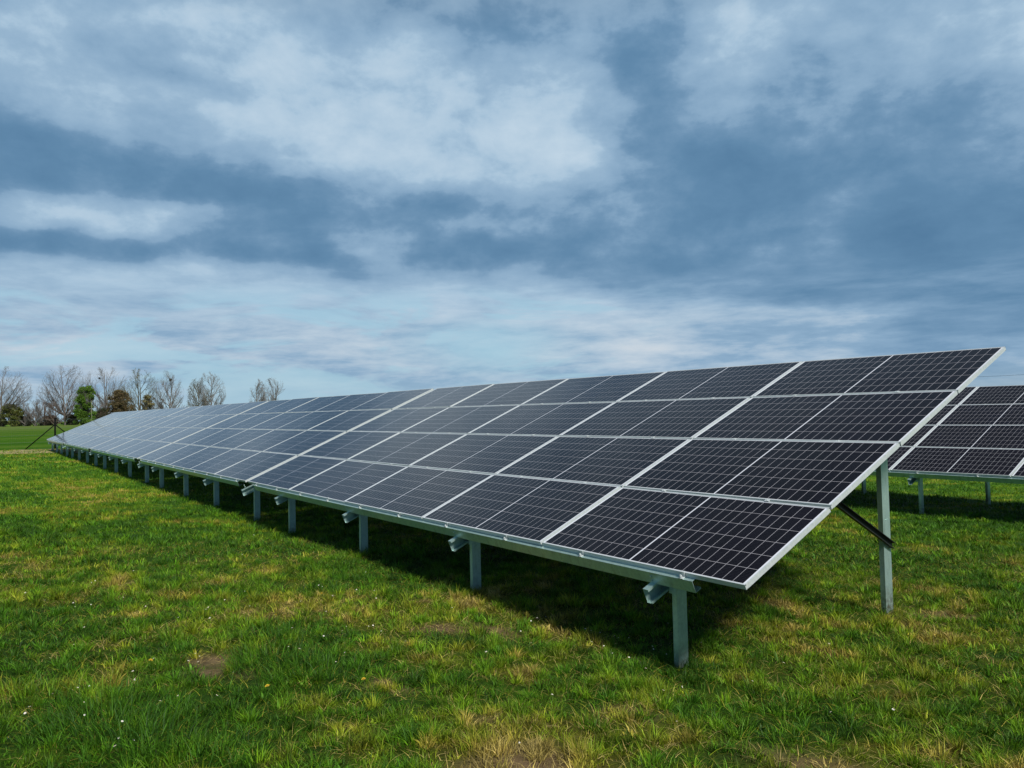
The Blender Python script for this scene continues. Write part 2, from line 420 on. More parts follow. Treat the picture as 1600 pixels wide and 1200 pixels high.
gme = np_mesh('ground', co, fc.ravel(), np.arange(len(fc)) * 4, np.full(len(fc), 4), [gm], ground_tint(co[:, 0], co[:, 1]), True)
tag(mesh_obj('ground', gme), kind='structure')

# crop field beyond the fence and the strip of dead grass along it: sheets just above the ground
def sheet(name, xs, ys, dz_, material, edge=0., seed=0):
    X, Y = np.meshgrid(xs, ys)
    X = X.astype(float)
    if edge:
        e = (fbm(Y * .7, Y * 0 + seed, 40 + seed, 3) - .5) * edge
        X[:, 0] += e[:, 0]; X[:, -1] += (fbm(Y * .5, Y * 0 + seed, 60 + seed, 3) - .5)[:, -1] * edge
    z = terrain(X.ravel(), Y.ravel()) + dz_
    c = np.stack([X.ravel(), Y.ravel(), z], 1); n_, m_ = X.shape
    i = np.arange(n_ * m_).reshape(n_, m_); f = np.stack([i[:-1, :-1], i[:-1, 1:], i[1:, 1:], i[1:, :-1]], -1).reshape(-1, 4)
    return mesh_obj(name, np_mesh(name, c, f.ravel(), np.arange(len(f)) * 4, np.full(len(f), 4), [material]))
fm, ft, fb = mat('young_crop')
tcn = ft.n.new('ShaderNodeTexCoord')
n1_ = ft.noise(ft.v('MULTIPLY', tcn.outputs['Object'], (.42, .03, 1.)), 1., 6, .7); n2_ = ft.noise(tcn.outputs['Object'], 2.2, 6, .7)
n3_ = ft.noise(ft.v('MULTIPLY', tcn.outputs['Object'], (.075, .012, 1.)), 1., 5, .65)
cc = ft.ramp(ft.m('ADD', ft.m('MULTIPLY', n3_, .5), ft.m('ADD', ft.m('MULTIPLY', n1_, .3), ft.m('MULTIPLY', n2_, .2))), [(.38, (.016, .062, .006)), (.50, (.044, .112, .010)), (.60, (.105, .155, .026))])
n5_ = ft.noise(tcn.outputs['Object'], 7., 4, .7); k5 = ft.mr(n5_, .3, .7, .55, 1.4)
cc = ft.v('MULTIPLY', cc, ft.comb(k5, k5, k5))
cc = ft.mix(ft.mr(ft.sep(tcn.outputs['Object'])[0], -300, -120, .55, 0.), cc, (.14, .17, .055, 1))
ft.l.new(cc, fb.inputs['Base Color']); P_(fb, Roughness=.9); fb.inputs['Specular IOR Level'].default_value = .0
o = sheet('crop_field', np.concatenate([-372 + np.arange(0, 12) * 26.35, np.linspace(-80, -55.6, 18)]), np.linspace(-150, 320, 160), .012, fm); tag(o, kind='structure')
dm, dt, db = mat('dead_grass')
tcn = dt.n.new('ShaderNodeTexCoord'); n_ = dt.noise(dt.v('MULTIPLY', tcn.outputs['Object'], (1, .5, 1)), 2.4, 7, .7)
dt.l.new(dt.ramp(n_, [(.3, (.13, .13, .03)), (.45, (.28, .21, .08)), (.62, (.42, .32, .17))]), db.inputs['Base Color']); P_(db, Roughness=.95)
o = sheet('path', np.linspace(-55.2, -47.6, 12), np.linspace(-40, 60, 200), .016, dm, 1.6, 3); tag(o, kind='structure')

# ------------------------------------------------------------------ grass blades
rng = np.random.default_rng(7)
def scatter(d0, d1, dens, a0=-.95, a1=.90):
    if d1 <= 6.01: d0, a0, a1 = 1.0, -1.35, 1.2
    n = int(.5 * (a1 - a0) * (d1 ** 2 - d0 ** 2) * dens)
    D_ = np.sqrt(rng.uniform(d0 * d0, d1 * d1, n)); A_ = rng.uniform(a0, a1, n)
    az = YAW - A_
    return CX - np.sin(az) * D_, CY + np.cos(az) * D_, D_
VV, LL, TT, CCOL = [], [], [], []; nv = 0
def blades(x, y, h, wd, lean, seg2, dry=0., laz=None, rnd=None, colmul=None):
    global nv
    n = len(x); z = terrain(x, y) - .006
    az = rng.uniform(0, 2 * np.pi, n) if laz is None else laz
    fa = rng.uniform(0, np.pi, n)
    lx, ly = np.cos(az) * lean * h, np.sin(az) * lean * h
    wx, wy = np.cos(fa) * wd * .5, np.sin(fa) * wd * .5
    rnd = rng.uniform(0, 1, n) if rnd is None else rnd
    c = palette(x, y, rnd, dry) * rng.uniform(.5, 1.55, n)[:, None]
    if colmul is not None: c = c * colmul
    b0 = np.stack([x - wx, y - wy, z], 1); b1 = np.stack([x + wx, y + wy, z], 1)
    hh = h * np.sqrt(np.clip(1 - (lean * .8) ** 2, .12, 1))
    tip = np.stack([x + lx, y + ly, z + hh], 1)
    if seg2:
        m0 = np.stack([x + lx * .36 - wx * .8, y + ly * .36 - wy * .8, z + hh * .62], 1)
        m1 = np.stack([x + lx * .36 + wx * .8, y + ly * .36 + wy * .8, z + hh * .62], 1)
        v = np.stack([b0, b1, m1, m0, tip], 1).reshape(-1, 3); i = nv + np.arange(n)[:, None] * 5
        LL.append(np.concatenate([i + np.array([[0, 1, 2, 3]]), i + np.array([[3, 2, 4]])], 1).ravel())
        TT.append(np.tile([4, 3], n)); k = 5
    else:
        v = np.stack([b0, b1, tip], 1).reshape(-1, 3); i = nv + np.arange(n)[:, None] * 3
        LL.append((i + np.array([[0, 1, 2]])).ravel()); TT.append(np.full(n, 3)); k = 3
    VV.append(v); CCOL.append(np.repeat(c, k, 0)); nv += n * k
def heights(x, y, h):
    p = fbm(x * 1.9 + 5, y * 1.9, 77, 3) * .5 + vn(x * 8.5, y * 8.5, 78) * .5; return h * (.25 + 1.5 * p)
def keep_spots(x, y, D_):
    s = spots_mask(x, y); d = fbm(x * 7.5, y * 7.5, 90, 2)
    return (rng.uniform(0, 1, len(x)) > s * 1.25) & (rng.uniform(0, 1, len(x)) < .02 + 1.6 * d) & (x > -55)
for (d0, d1, dens, h, wd, s2) in [(2.2, 6, 2600, .042, .0040, True), (6, 10, 1700, .045, .0056, True), (10, 18, 1000, .058, .011, False), (18, 34, 400, .070, .022, False), (34, 62, 90, .08, .05, False)]:
    x, y, D_ = scatter(d0, d1, dens); kk = keep_spots(x, y, D_); x, y = x[kk], y[kk]
    n = len(x); hh = heights(x, y, h) * rng.uniform(.5, 1.35, n)
    blades(x, y, hh, wd * rng.uniform(.6, 1.4, n), np.clip(rng.normal(.75, .32, n), .05, 1.15), s2)
POSTTUFT = []
# bunches: blades fan out from common roots, each bunch with its own height and hue
def bunches(d0, d1, dens, nb, hb, wd):
    bx, by, _ = scatter(d0, d1, dens); kk = keep_spots(bx, by, None); bx, by = bx[kk], by[kk]
    cnt = rng.integers(nb // 2, int(nb * 1.6), len(bx)); N_ = len(bx)
    def rep(a_): return np.repeat(a_, cnt)
    hh = hb * (.45 + 1.15 * (fbm(bx * 1.6, by * 1.6, 71, 3) * .6 + rng.uniform(0, 1, N_) * .4)); rr = rng.uniform(.018, .055, N_) * (hb / .06)
    br = rng.uniform(.42, 1.6, N_); hu = rng.uniform(0, 1, N_); w0 = rng.uniform(0, 6.283, N_)
    n = int(cnt.sum()); a_ = rng.uniform(0, 2 * np.pi, n); u_ = np.sqrt(rng.uniform(0, 1, n)); r_ = rep(rr) * u_
    x = rep(bx) + np.cos(a_) * r_; y = rep(by) + np.sin(a_) * r_
    ln = np.clip(.30 + .55 * u_ + rng.normal(0, .22, n), .05, 1.15)
    h = rep(hh) * rng.uniform(.5, 1.35, n)
    blades(x, y, h, wd * rng.uniform(.6, 1.35, n), ln, True, 0., a_ + rng.normal(0, .45, n), np.clip(rep(hu) * .75 + rng.uniform(0, .35, n) - .05, -.2, 1.2), rep(br)[:, None])
bunches(2.2, 6, 95, 46, .070, .0040)
bunches(6, 10, 70, 34, .070, .0056)
bunches(10, 17, 30, 22, .075, .010)
bunches(2.2, 8, 16, 14, .040, .014)   # low broad leaved weeds
# rank growth the mower misses round the post feet
for px_ in [-.73, -3.46, -6.15, -8.85, -10.66]:
    for py_ in (.18, 2.82):
        for _k in range(5): POSTTUFT.append((px_ + rng.normal(0, .10), py_ + rng.normal(0, .09), .06, int(rng.integers(25, 60)), rng.uniform(.07, .12)))
# fallen dry stalks woven in the turf
x, y, D_ = scatter(2.2, 12, 520); n = len(x)
blades(x, y, rng.uniform(.05, .13, n), rng.uniform(.002, .0045, n), np.full(n, 1.18), True, .75)
# tufts of longer grass: (x, y, radius, blades, height)
tufts = list(POSTTUFT)
tx, ty, _ = scatter(2.4, 14, 5.2)
tp = fbm(tx * .8, ty * .8, 55, 3)
for xx, yy, pp in zip(tx, ty, tp):
    if pp > .46: tufts.append((xx, yy, rng.uniform(.05, .15), int(rng.uniform(40, 120)), rng.uniform(.07, .13)))
for (xx, yy, rr, nn_, hh) in [(-1.75,-3.35,.34,420,.17),(-1.35,-3.2,.30,360,.17),(-2.2,-3.3,.30,320,.15),(-2.35,-2.2,.34,420,.15),(-1.95,-2.1,.34,420,.14),(-2.6,-3.6,.3,280,.14),(-1.0,-3.05,.3,300,.13),(-2.9,-2.0,.3,300,.12)]:
    tufts.append((xx, yy, rr, nn_, hh))
X_, Y_, H_, A_ = [], [], [], []
for (xx, yy, rr, nn_, hh) in tufts:
    a_ = rng.uniform(0, 2 * np.pi, nn_); r_ = rr * np.sqrt(rng.uniform(0, 1, nn_))
    X_.append(xx + np.cos(a_) * r_); Y_.append(yy + np.sin(a_) * r_); H_.append(hh * rng.uniform(.55, 1.2, nn_)); A_.append(a_ + rng.normal(0, .5, nn_))
X_, Y_, H_, A_ = map(np.concatenate, (X_, Y_, H_, A_)); n = len(X_)
blades(X_, Y_, H_, rng.uniform(.0028, .0052, n), np.clip(rng.normal(.62, .22, n), .1, 1.), True, -.12, A_)
co = np.concatenate(VV); lo = np.concatenate(LL); to = np.concatenate(TT); st = np.concatenate([[0], np.cumsum(to)[:-1]])
gme = np_mesh('grass', co, lo, st, to, [GRASSM], np.concatenate(CCOL))
tag(mesh_obj('grass', gme), 'short rough green turf with yellow dry patches around the solar tables', 'grass', kind='stuff')
del VV, LL, TT, CCOL, co, lo, to, st

# ------------------------------------------------------------------ solar tables
TILT = .3999; L, WP, GAP = 2.12, 1.0475, .136
PL, PW_ = 2.10, 1.030
ct, s_t = math.cos(TILT), math.sin(TILT)
EV = Vector((0, ct, s_t)); EN = Vector((0, -s_t, ct)); EX = Vector((-1, 0, 0))
H0 = .675
# one panel in its own frame: x towards -X of the table, y up the slope, z = panel normal, top face at z = 0
def panel_meshes():
    f = MB(); lip, T = .0105, .035
    X, Y, Zz = Vector((1, 0, 0)), Vector((0, 1, 0)), Vector((0, 0, 1))
    prof = [(0, 0), (0, -T), (.028, -T), (.028, -T + .002), (.002, -T + .002), (.002, -.008), (lip, -.008), (lip, 0)]
    f.prism(prof, (0, 0, 0), Y, Zz, X * PL)
    f.prism(prof, (0, PW_, 0), -Y, Zz, X * PL)
    p2 = [(a, b - .0006) for a, b in prof]
    f.prism(p2, (0, .002, 0), X, Zz, Y * (PW_ - .004))
    f.prism(p2, (PL, .002, 0), -X, Zz, Y * (PW_ - .004))
    fr = f.mesh('frame', ALU)
    g = MB(); a, z = .0105, -.0022
    x0, x1, y0, y1 = a, PL - a, a, PW_ - a; hx = PL / 2
    g.quad((x0, y0, z), (x1, y0, z), (x1, y1, z), (x0, y1, z), 0, [(x0 - hx, y0), (x1 - hx, y0), (x1 - hx, y1), (x0 - hx, y1)])
    g.quad((x0, y1, z - .004), (x1, y1, z - .004), (x1, y0, z - .004), (x0, y0, z - .004), 1)
    for q in g.v[:4]: pass
    gl = g.mesh('cell_glass', [CELLS, BACK])
    j = MB()
    j.box((1.0, PW_ / 2 - .03, -.026), (.10, 0, 0), (0, .06, 0), (0, 0, .018))
    return fr, gl, j.mesh('junction_box', DARKPOST)
FRAME_ME, GLASS_ME, JB_ME = panel_meshes()
def c_prof(wd, dp, t=.0035, lip=.014):
    """C section: web along b at a=0, flanges of width wd, lips turned in; outline as (a,b)"""
    return [(0, 0), (wd, 0), (wd, lip), (wd - t, lip), (wd - t, t), (t, t), (t, dp - t), (wd - t, dp - t), (wd - t, dp - lip), (wd, dp - lip), (wd, dp), (0, dp)]
def add_obj(name, me, parent, loc=(0, 0, 0), basis=None):
    o = mesh_obj(name, me, parent)
    m4 = (basis or Matrix.Identity(3)).to_4x4(); m4.translation = loc; o.matrix_local = m4
    return o
# slope basis: local x -> -X, local y -> up the slope, local z -> must stay right handed, so mirror through y
PB = Matrix((Vector((1, 0, 0)), EV, EN)).transposed()
def clamp_mesh(end):
    c = MB()
    if end:
        c.box((-.02, -.036, -.034), (.04, 0, 0), (0, .036, 0), (0, 0, .004))
        c.box((-.02, -.007, -.030), (.04, 0, 0), (0, .0055, 0), (0, 0, .033))
        c.box((-.02, -.007, .0012), (.04, 0, 0), (0, .015, 0), (0, 0, .003))
        c.tube([(-.004, -.022, -.030), (-.004, -.022, -.012)], .006, 6)
        c.tube([(-.004, -.022, -.025), (-.004, -.022, -.018)], .010, 6)
    else:
        c.box((-.02, -.006, .0012), (.04, 0, 0), (0, .030, 0), (0, 0, .003))
        c.box((-.016, .004, -.040), (.032, 0, 0), (0, .010, 0), (0, 0, .041))
        c.tube([(0, .009, .003), (0, .009, .009)], .006, 6)
    return c.mesh('clamp', ALU)
CLAMP_END, CLAMP_MID = clamp_mesh(True), clamp_mesh(False)
def plane_pt(X, v, n): return Vector((X, 0, H0)) + EV * v + EN * n
def solar_table(x0, y0, dz0, posts, label, group, p_range=None):
    """x0: world x of the near (+X) edge; the table runs 5 panels towards -X; posts: world x list"""
    g0 = tz(x0 - 5, y0)
    root = empty('solar_table', (x0, y0, dz0)); tag(root, label, 'solar table', group)
    for r in range(4):
        for c in range(5):
            xr = -(c + 1) * L + .01 * 1
            jx, jn = random.uniform(-.002, .002), random.uniform(-.0012, .0012)
            base_ = Vector((xr + .0 + jx, 0, H0)) + EV * (r * WP) + EN * jn
            jit = Matrix.Rotation(random.gauss(0, .0022), 3, 'X') @ Matrix.Rotation(random.gauss(0, .0016), 3, 'Y')
            fr = add_obj('solar_panel', FRAME_ME, root, base_, PB @ jit)
            add_obj('cell_glass', GLASS_ME, fr)
            add_obj('junction_box', JB_ME, fr)
    # purlins: C section, web facing down the slope, top flange under the frames
    xa, xb = -.43, -(5 * L + .0) + .42
    for i, v in enumerate([-.035, WP - .04, 2 * WP - .04, 3 * WP - .04, 4 * WP - .065]):
        m = MB(); m.prism(c_prof(.06, .090, .0035, .014), plane_pt(xa, v, -.0358), EV, -EN, (xb - xa, 0, 0))
        o = m.build('purlin', GALV, root)
    # clamps at the quarter points
    for c in range(5):
        for q in (.25, .75):
            xx = -(c + q) * L
            add_obj('clamp', CLAMP_END, root, plane_pt(xx, 0, 0), PB)
            for r in (1, 2, 3): add_obj('clamp', CLAMP_MID, root, plane_pt(xx, r * WP - .0175, 0), PB)
    for px in posts:
        X = px - x0
        # front post, open C, web on +X
        def post(yc, dep, wd, ztop):
            zb = tz(px, y0 + yc) - dz0 - .25
            m = MB(); m.prism(c_prof(wd, dep, .005, .016), (X + .0225, yc - dep / 2, zb), (-1, 0, 0), (0, 1, 0), (0, 0, ztop - zb))
            if dep > .11:
                for k in range(3): m.tube([(X + .0225, yc - .02 + k * .018, .72), (X + .0245, yc - .02 + k * .018, .72)], .005, 6)
            return m.build('post', GALV, root)
        ztop = lambda y: H0 + y * math.tan(TILT) - .17
        post(.18, .10, .045, ztop(.13) )
        post(2.94, .12, .048, ztop(2.88))
        # rafter: web on the -X side, open towards +X
        m = MB(); m.prism(c_prof(.052, .115, .004, .017), plane_pt(X - .125, -.12, -.1264), (1, 0, 0), -EN, EV * 4.18)
        m.build('rafter', GALV, root)
        m = MB(); b0 = plane_pt(X - .095, .0, -.1264 - .03)
        for q_ in (.0, .055): m.tube([plane_pt(X - .095, -.0365, -.070 - q_ * .6), plane_pt(X - .095, -.045, -.070 - q_ * .6)], .0075, 6)
        m.build('bolt', GALV, root)
        # bolt plates joining rafter and posts
        for yc in (.18, 2.94):
            m = MB(); zt = H0 + yc * math.tan(TILT) - .24
            m.box((X - .066, yc - .035, zt - .05), (.042, 0, 0), (0, .07, 0), (0, 0, .10)); m.build('bracket', GALV, root)
        # diagonal brace, on the +X face of the rear post
        p0 = Vector((X + .024, 1.60, 1.255)); p1 = Vector((X + .024, 3.02, .50)); d = p1 - p0
        nrm = d.cross(Vector((1, 0, 0))).normalized()
        if nrm.z > 0: nrm = -nrm
        m = MB(); m.prism(c_prof(.036, .055, .004, .004), p0, (1, 0, 0), nrm, d); m.build('brace', BRACE, root)
    return root
PITCHX = 5 * L + GAP
posts_all = [-.73, -3.46, -6.15, -8.85, -10.66, -13.40, -16.12, -18.92, -20.98, -23.85, -26.6, -29.4, -31.85, -34.6, -37.6, -40.5, -43.0, -46.0, -48.7, -51.6]
random.seed(4)
FL = ['front solar table nearest the camera, very dark cells and its rear post and brace showing',
      'second solar table of the front row, just beyond the nearest table',
      'middle solar table of the front row, third from the near end',
      'fourth solar table of the front row, last but one, panels pale with reflected sky',
      'farthest solar table of the front row, ending by the dark fence post']
for i in range(5):
    x0 = -i * PITCHX
    ps = [p for p in posts_all if x0 + .05 >= p > x0 - PITCHX + .05] if i else [p for p in posts_all if p > -PITCHX + .0]
    solar_table(x0, 0, 0, ps, FL[i], 'solar tables of the front row')
X2 = -4.85
solar_table(X2 + 2 * L, 10.6, -.178, [-4.36 + 2.75, -4.36, -4.36 - 2.75, -4.36 - 5.5 + .6], 'dark solar table in the row behind, cut by the right edge of the picture', 'solar tables of the back row')
solar_table(X2 + 2 * L - PITCHX, 10.6, -.178, [-4.36 - 7.4, -4.36 - 10.1, -4.36 - 12.8, -4.36 - 15.0], 'back row solar table hidden behind the front row', 'solar tables of the back row')

# ------------------------------------------------------------------ fence by the far end
fx, fy = -55.5, .62
fe = empty('wire_fence', (fx, fy, tz(fx, fy))); tag(fe, 'thin wire fence with a dark braced post at the far end of the solar row', 'fence')
def fpost(yy, h=2.05, r=.055):
    m = MB(); m.tube([(0, yy, -.2), (0, yy, h)], r, 10); m.tube([(0, yy, h), (0, yy, h + .03)], [r * 1.15, r * .5], 10); m.build('fence_post', DARKPOST, fe, True)
fpost(0); fpost(-3.9); fpost(-7.8); fpost(3.9); fpost(7.8)
for s in (-1, 1):
    m = MB(); m.tube([(0, 0, 1.62), (0, s * 1.72, 0.)], .032, 8); m.build('brace', DARKPOST, fe, True)
m = MB()
for zz in (.05, .5, .95, 1.4, 1.95): m.tube([(-.075, -14, zz), (-.075, 14, zz)], .006, 4)
for k in range(0, 281): 
    yy = -14 + k * .1; m.tube([(-.08, yy, .05), (-.08, yy, 1.95)], .0012, 3)
m.build('wire_mesh', WIREM, fe)
m = MB(); m.tube([(0, 0, 0), (0, 0, 2.0), (0, 0, 3.2)], [.026, .024, .018], 8); m.tube([(0, 0, 3.2), (0, 0, 3.26)], [.024, .016], 8)
o = m.build('marker_pole', m_plain('faded_yellow_paint', (.13, .15, .07), .6), None, True); o.location = (-57, 2.91, tz(-57, 2.91)); tag(o, 'thin pale yellow pole in front of the green leafy tree', 'pole')

# ------------------------------------------------------------------ trees
FORKS = {}
def limb_mesh(name, segs, mat_, sides=4):
    m = MB()
    for (p0, p1, r0, r1) in segs:
        d = p1 - p0
        if d.length < 1e-4: continue
        a = d.orthogonal().normalized(); b = d.normalized().cross(a); n = sides if r0 > .06 else 3
        i = len(m.v)
        for p, r in ((p0, r0), (p1, r1)):
            for j in range(n):
                t = 2 * math.pi * j / n; m.v.append(tuple(p + (a * math.cos(t) + b * math.sin(t)) * r))
        for j in range(n): m.f.append((i + j, i + (j + 1) % n, i + n + (j + 1) % n, i + n + j)); m.mi.append(0)
    return m.mesh(name, mat_)
def branch(segs, p, d, ln, r, depth, R, tips, spread, upb):
    n = 3; q = p.copy()
    for k in range(n):
        d = (d + Vector((R.gauss(0, .09), R.gauss(0, .09), R.gauss(0, .05) + upb))).normalized()
        q2 = q + d * (ln / n); r2_ = r * (1 - .22 * (k + 1) / n * 1.6)
        segs.append((q, q2, max(r * (1 - .35 * k / n), .012), max(r * (1 - .35 * (k + 1) / n), .012)))
        q = q2
        if depth > 0 and k >= 0:
            for _ in range(1 if k < n - 1 else 2):
                ax = d.orthogonal().normalized(); ax.rotate(Matrix.Rotation(R.uniform(0, 2 * math.pi), 3, d))
                nd = (d + ax * R.uniform(.4, 1.) * spread).normalized()
                branch(segs, q, nd, ln * R.uniform(.58, .80), max(r * R.uniform(.42, .6), .018), depth - 1, R, tips, spread, upb)
    tips.append(q)
def bare_tree(loc, h, cw, label, seed, stems=1, bark=None, base=.18, depth=4, leaves=None, limbs=20, name='bare_tree', twig=1.0, group='trees along the far field edge'):
    """trunk, long ascending limbs that reach a rounded crown outline, side branches and twigs along them"""
    R = random.Random(seed); root = empty(name, loc, 0); R.uniform(0, 6); tag(root, label, 'tree', group)
    tr, cr, tips = [], [], []
    cz, rz, rx_ = h * (.5 + base * .42), h * (.5 - base * .42), cw / 2
    def inside(q, k=1.0): return (q.x ** 2 + q.y ** 2) / rx_ ** 2 + ((q.z - cz) / rz) ** 2 < k
    def side(p, d, ln, r, dep):
        q = p.copy(); n = 3
        for k in range(n):
            d = (d + Vector((R.gauss(0, .13), R.gauss(0, .13), R.gauss(0, .08) + .09))).normalized(); q2 = q + d * ln / n
            if not inside(q2, 1.12): break
            cr.append((q, q2, max(r * (1 - k / 4), .021), max(r * (1 - (k + 1) / 4), .017))); q = q2
            if dep > 0:
                for _ in range(1):
                    ax = d.orthogonal().normalized(); ax.rotate(Matrix.Rotation(R.uniform(0, 6.283), 3, d))
                    side(q, (d + ax * R.uniform(.45, .95)).normalized(), ln * R.uniform(.5, .72), r * .58, dep - 1)
        tips.append(q)
    r0 = h * .0155
    for s in range(stems):
        sx = (s - (stems - 1) / 2); p = Vector((sx * h * .012, 0, 0)); lean = Vector((sx * .20, R.gauss(0, .05), 1)).normalized(); N = 12; d = lean.copy(); path = [p.copy()]
        for k in range(N):
            f = k / N; d = (d + Vector((R.gauss(0, .025), R.gauss(0, .025), .03))).normalized(); q = p + d * h * .93 / N
            tr.append((p, q, r0 * (1 - f * .9), r0 * (1 - (f + 1 / N) * .9))); p = q; path.append(q)
        tips.append(p)
        for k in range(max(4, limbs // stems)):
            th = R.uniform(0, 6.283) if stems == 1 else R.uniform(-1.9, 1.9) + (0 if sx >= 0 else math.pi)
            ph = math.asin(-.5 + 1.48 * ((k + R.random()) / max(4, limbs // stems))); tgt = Vector((math.cos(th) * math.cos(ph) * rx_, math.sin(th) * math.cos(ph) * rx_, cz + math.sin(ph) * rz)) * 1.0
            hd = math.hypot(tgt.x, tgt.y); z0 = min(max(tgt.z - hd * R.uniform(1.0, 1.8), h * base * R.uniform(.9, 1.7)), h * .84)
            a_ = path[min(N, int(z0 / h / .93 * N))]; n = 7; q = a_.copy(); rr = r0 * (1 - a_.z / h) * .55 + .07; Lm = (tgt - a_).length
            for j in range(n):
                f = (j + 1) / n; e = a_.lerp(tgt, f) + Vector((R.gauss(0, .008), R.gauss(0, .008), -.035 * math.sin(math.pi * f))) * Lm
                cr.append((q, e, rr * (1 - .82 * (f - 1 / n)), rr * (1 - .82 * f))); dd = (e - q).normalized(); q = e
                if j > 0:
                    for _ in range(2):
                        ax = dd.orthogonal().normalized(); ax.rotate(Matrix.Rotation(R.uniform(0, 6.283), 3, dd))
                        side(q, (dd + ax * R.uniform(.4, .9)).normalized(), Lm * R.uniform(.20, .34), rr * (1 - .8 * f) * .55, 2)
            tips.append(q)
    cr = [(a_, b_, c * twig, d_ * twig) for a_, b_, c, d_ in cr]; FORKS[seed] = [Vector(loc) + s_[1] for s_ in cr]
    bk = bark or BARK
    mesh_obj('trunk', limb_mesh('trunk', tr, bk, 7), root); mesh_obj('crown', limb_mesh('crown', cr, bk), root)
    if leaves:
        col_, size, frac, jit = leaves
        add_leaves('leaves', root, [q for q in tips if R.random() < frac], col_, size, jit, seed, 2)
    return root
def add_leaves(name, root, pts, col_, size, jit, seed, per):
    g = np.random.default_rng(seed); P0 = np.repeat(np.array([tuple(q) for q in pts]), per, 0); n = len(P0)
    P0 = P0 + g.normal(0, jit, (n, 3))
    a_ = g.normal(0, 1, (n, 3)); a_ /= np.linalg.norm(a_, axis=1)[:, None]; b_ = np.cross(a_, g.normal(0, 1, (n, 3))); b_ /= np.linalg.norm(b_, axis=1)[:, None]
    s = size * g.uniform(.5, 1.4, n)[:, None]
    v = np.stack([P0 - a_ * s, P0 - b_ * s * .5, P0 + a_ * s, P0 + b_ * s * .5], 1).reshape(-1, 3)
    c = np.array(col_)[None] * g.uniform(.55, 1.5, n)[:, None] * (1 + g.normal(0, .08, (n, 3)))
    me = np_mesh(name, v, np.arange(n * 4), np.arange(n) * 4, np.full(n, 4), [LEAFM], np.clip(np.repeat(c, 4, 0), 0.003, 1))
    return mesh_obj(name, me, root)
def shrub(loc, h, wd, label, col_, seed, n=5000, size=.45, cat='shrub', name='leafy_shrub', stemcol=None, flat=1., lobes=14, per=1, shape=None):
    """clumped crown of leaf sized faces round real stems"""
    R = random.Random(seed); g = np.random.default_rng(seed); root = empty(name, loc); tag(root, label, cat, 'trees along the far field edge')
    segs, tips = [], []
    for k in range(7):
        th = R.uniform(0, 6.28); branch(segs, Vector((math.cos(th) * wd * .06, math.sin(th) * wd * .06, 0)), Vector((math.cos(th) * .35, math.sin(th) * .35, 1)).normalized(), h * .34, h * .012, 3, R, tips, .8, .03)
    zm = max(q.z for q in tips); rm = max(math.hypot(q.x, q.y) for q in tips)
    segs = [(Vector((a_.x * wd * .48 / rm, a_.y * wd * .48 / rm, a_.z * h * .96 / zm)), Vector((b_.x * wd * .48 / rm, b_.y * wd * .48 / rm, b_.z * h * .96 / zm)), c, d_) for a_, b_, c, d_ in segs]
    mesh_obj('stems', limb_mesh('stems', segs, stemcol or BARK), root)
    pts = []; lobes *= 5
    for k in range(lobes):
        th = R.uniform(0, 6.28); f = R.uniform(.05, 1.) ; rr = wd * .5 * R.uniform(.2, .9) * (shape(f) if shape else math.sqrt(max(.05, 1 - (f - .35) ** 2 * 2.1)))
        c = np.array([math.cos(th) * rr, math.sin(th) * rr, f * h * .92]); lr = wd * R.uniform(.05, .13)
        q = g.normal(0, 1, (n // lobes, 3)); q /= np.linalg.norm(q, axis=1)[:, None]; q *= lr * g.uniform(.2, 1.25, (len(q), 1)) ** .7; q[:, 2] *= .8
        pts.append(c + q)
    pts = np.concatenate(pts); pts[:, 2] = np.clip(pts[:, 2], .1, h)
    add_leaves('foliage', root, pts, col_, size, .1, seed, per)
    return root
BARK2 = m_plain('olive_brown_bark', (.10, .092, .06), .9, 0, .3, .6)
BARK3 = m_plain('reddish_brown_twigs', (.095, .070, .055), .9, 0, .3, .6)
BARK4 = m_plain('pale_grey_bark', (.15, .14, .132), .9, 0, .3, .6)
bare_tree((-381.7, 7.3, 0), 25.0, 21, 'tall bare grey tree cut by the left edge of the picture', 11, 2, BARK)
bare_tree((-380.4, 29.9, 0), 26.3, 21, 'broad bare tree with one straight trunk, left of the green leafy tree', 12, 1, BARK, .12, 4, None, 26)
bare_tree((-378.9, 45.3, 0), 25.4, 20, 'bare grey tree with two stems rising behind the brown bush', 13, 2, BARK4)
bare_tree((-376.7, 58.7, 0), 24.4, 17, 'bare tree with yellow green budding top, right of the brown bush', 14, 2, BARK2, .14, 4, ((.15, .16, .06), .20, .16, .30))
bare_tree((-374.7, 69.8, 0), 23.6, 14, 'rounded bare grey tree holding a dark bird nest, between budding and pale green trees', 15, 1, BARK4, .14)
bare_tree((-371.6, 83.6, 0), 20.5, 11, 'small pale green budding tree leaning beside a taller bare tree', 16, 1, BARK2, .14, 4, ((.17, .17, .10), .20, .12, .30))
bare_tree((-370.7, 88.2, 0), 23.6, 13, 'taller bare tree standing against the small pale green tree', 17, 1, BARK4, .14)
bare_tree((-365.0, 108.0, 0), 19.8, 8, 'narrow bare tree, left one of the lone pair above the panels', 18, 1, BARK4, .14)
bare_tree((-362.8, 115.2, 0), 20.2, 13, 'wider bare tree, right one of the lone pair above the panels', 19, 2, BARK4, .14)
shrub((-364, 36.0, 0), 17.0, 9.6, 'fresh green leafy tree between two tall bare trees', (.095, .180, .022), 21, 34000, .25, 'tree', 'leafy_tree', None, 1, 26, 1, lambda f: 1.0 - .45 * f)
shrub((-362, 48.4, 0), 15.2, 12.5, 'dense round brown bush above the edge of the panels', (.135, .105, .050), 22, 18000, .24, 'bush', 'brown_bush', BARK3, 1, 26)
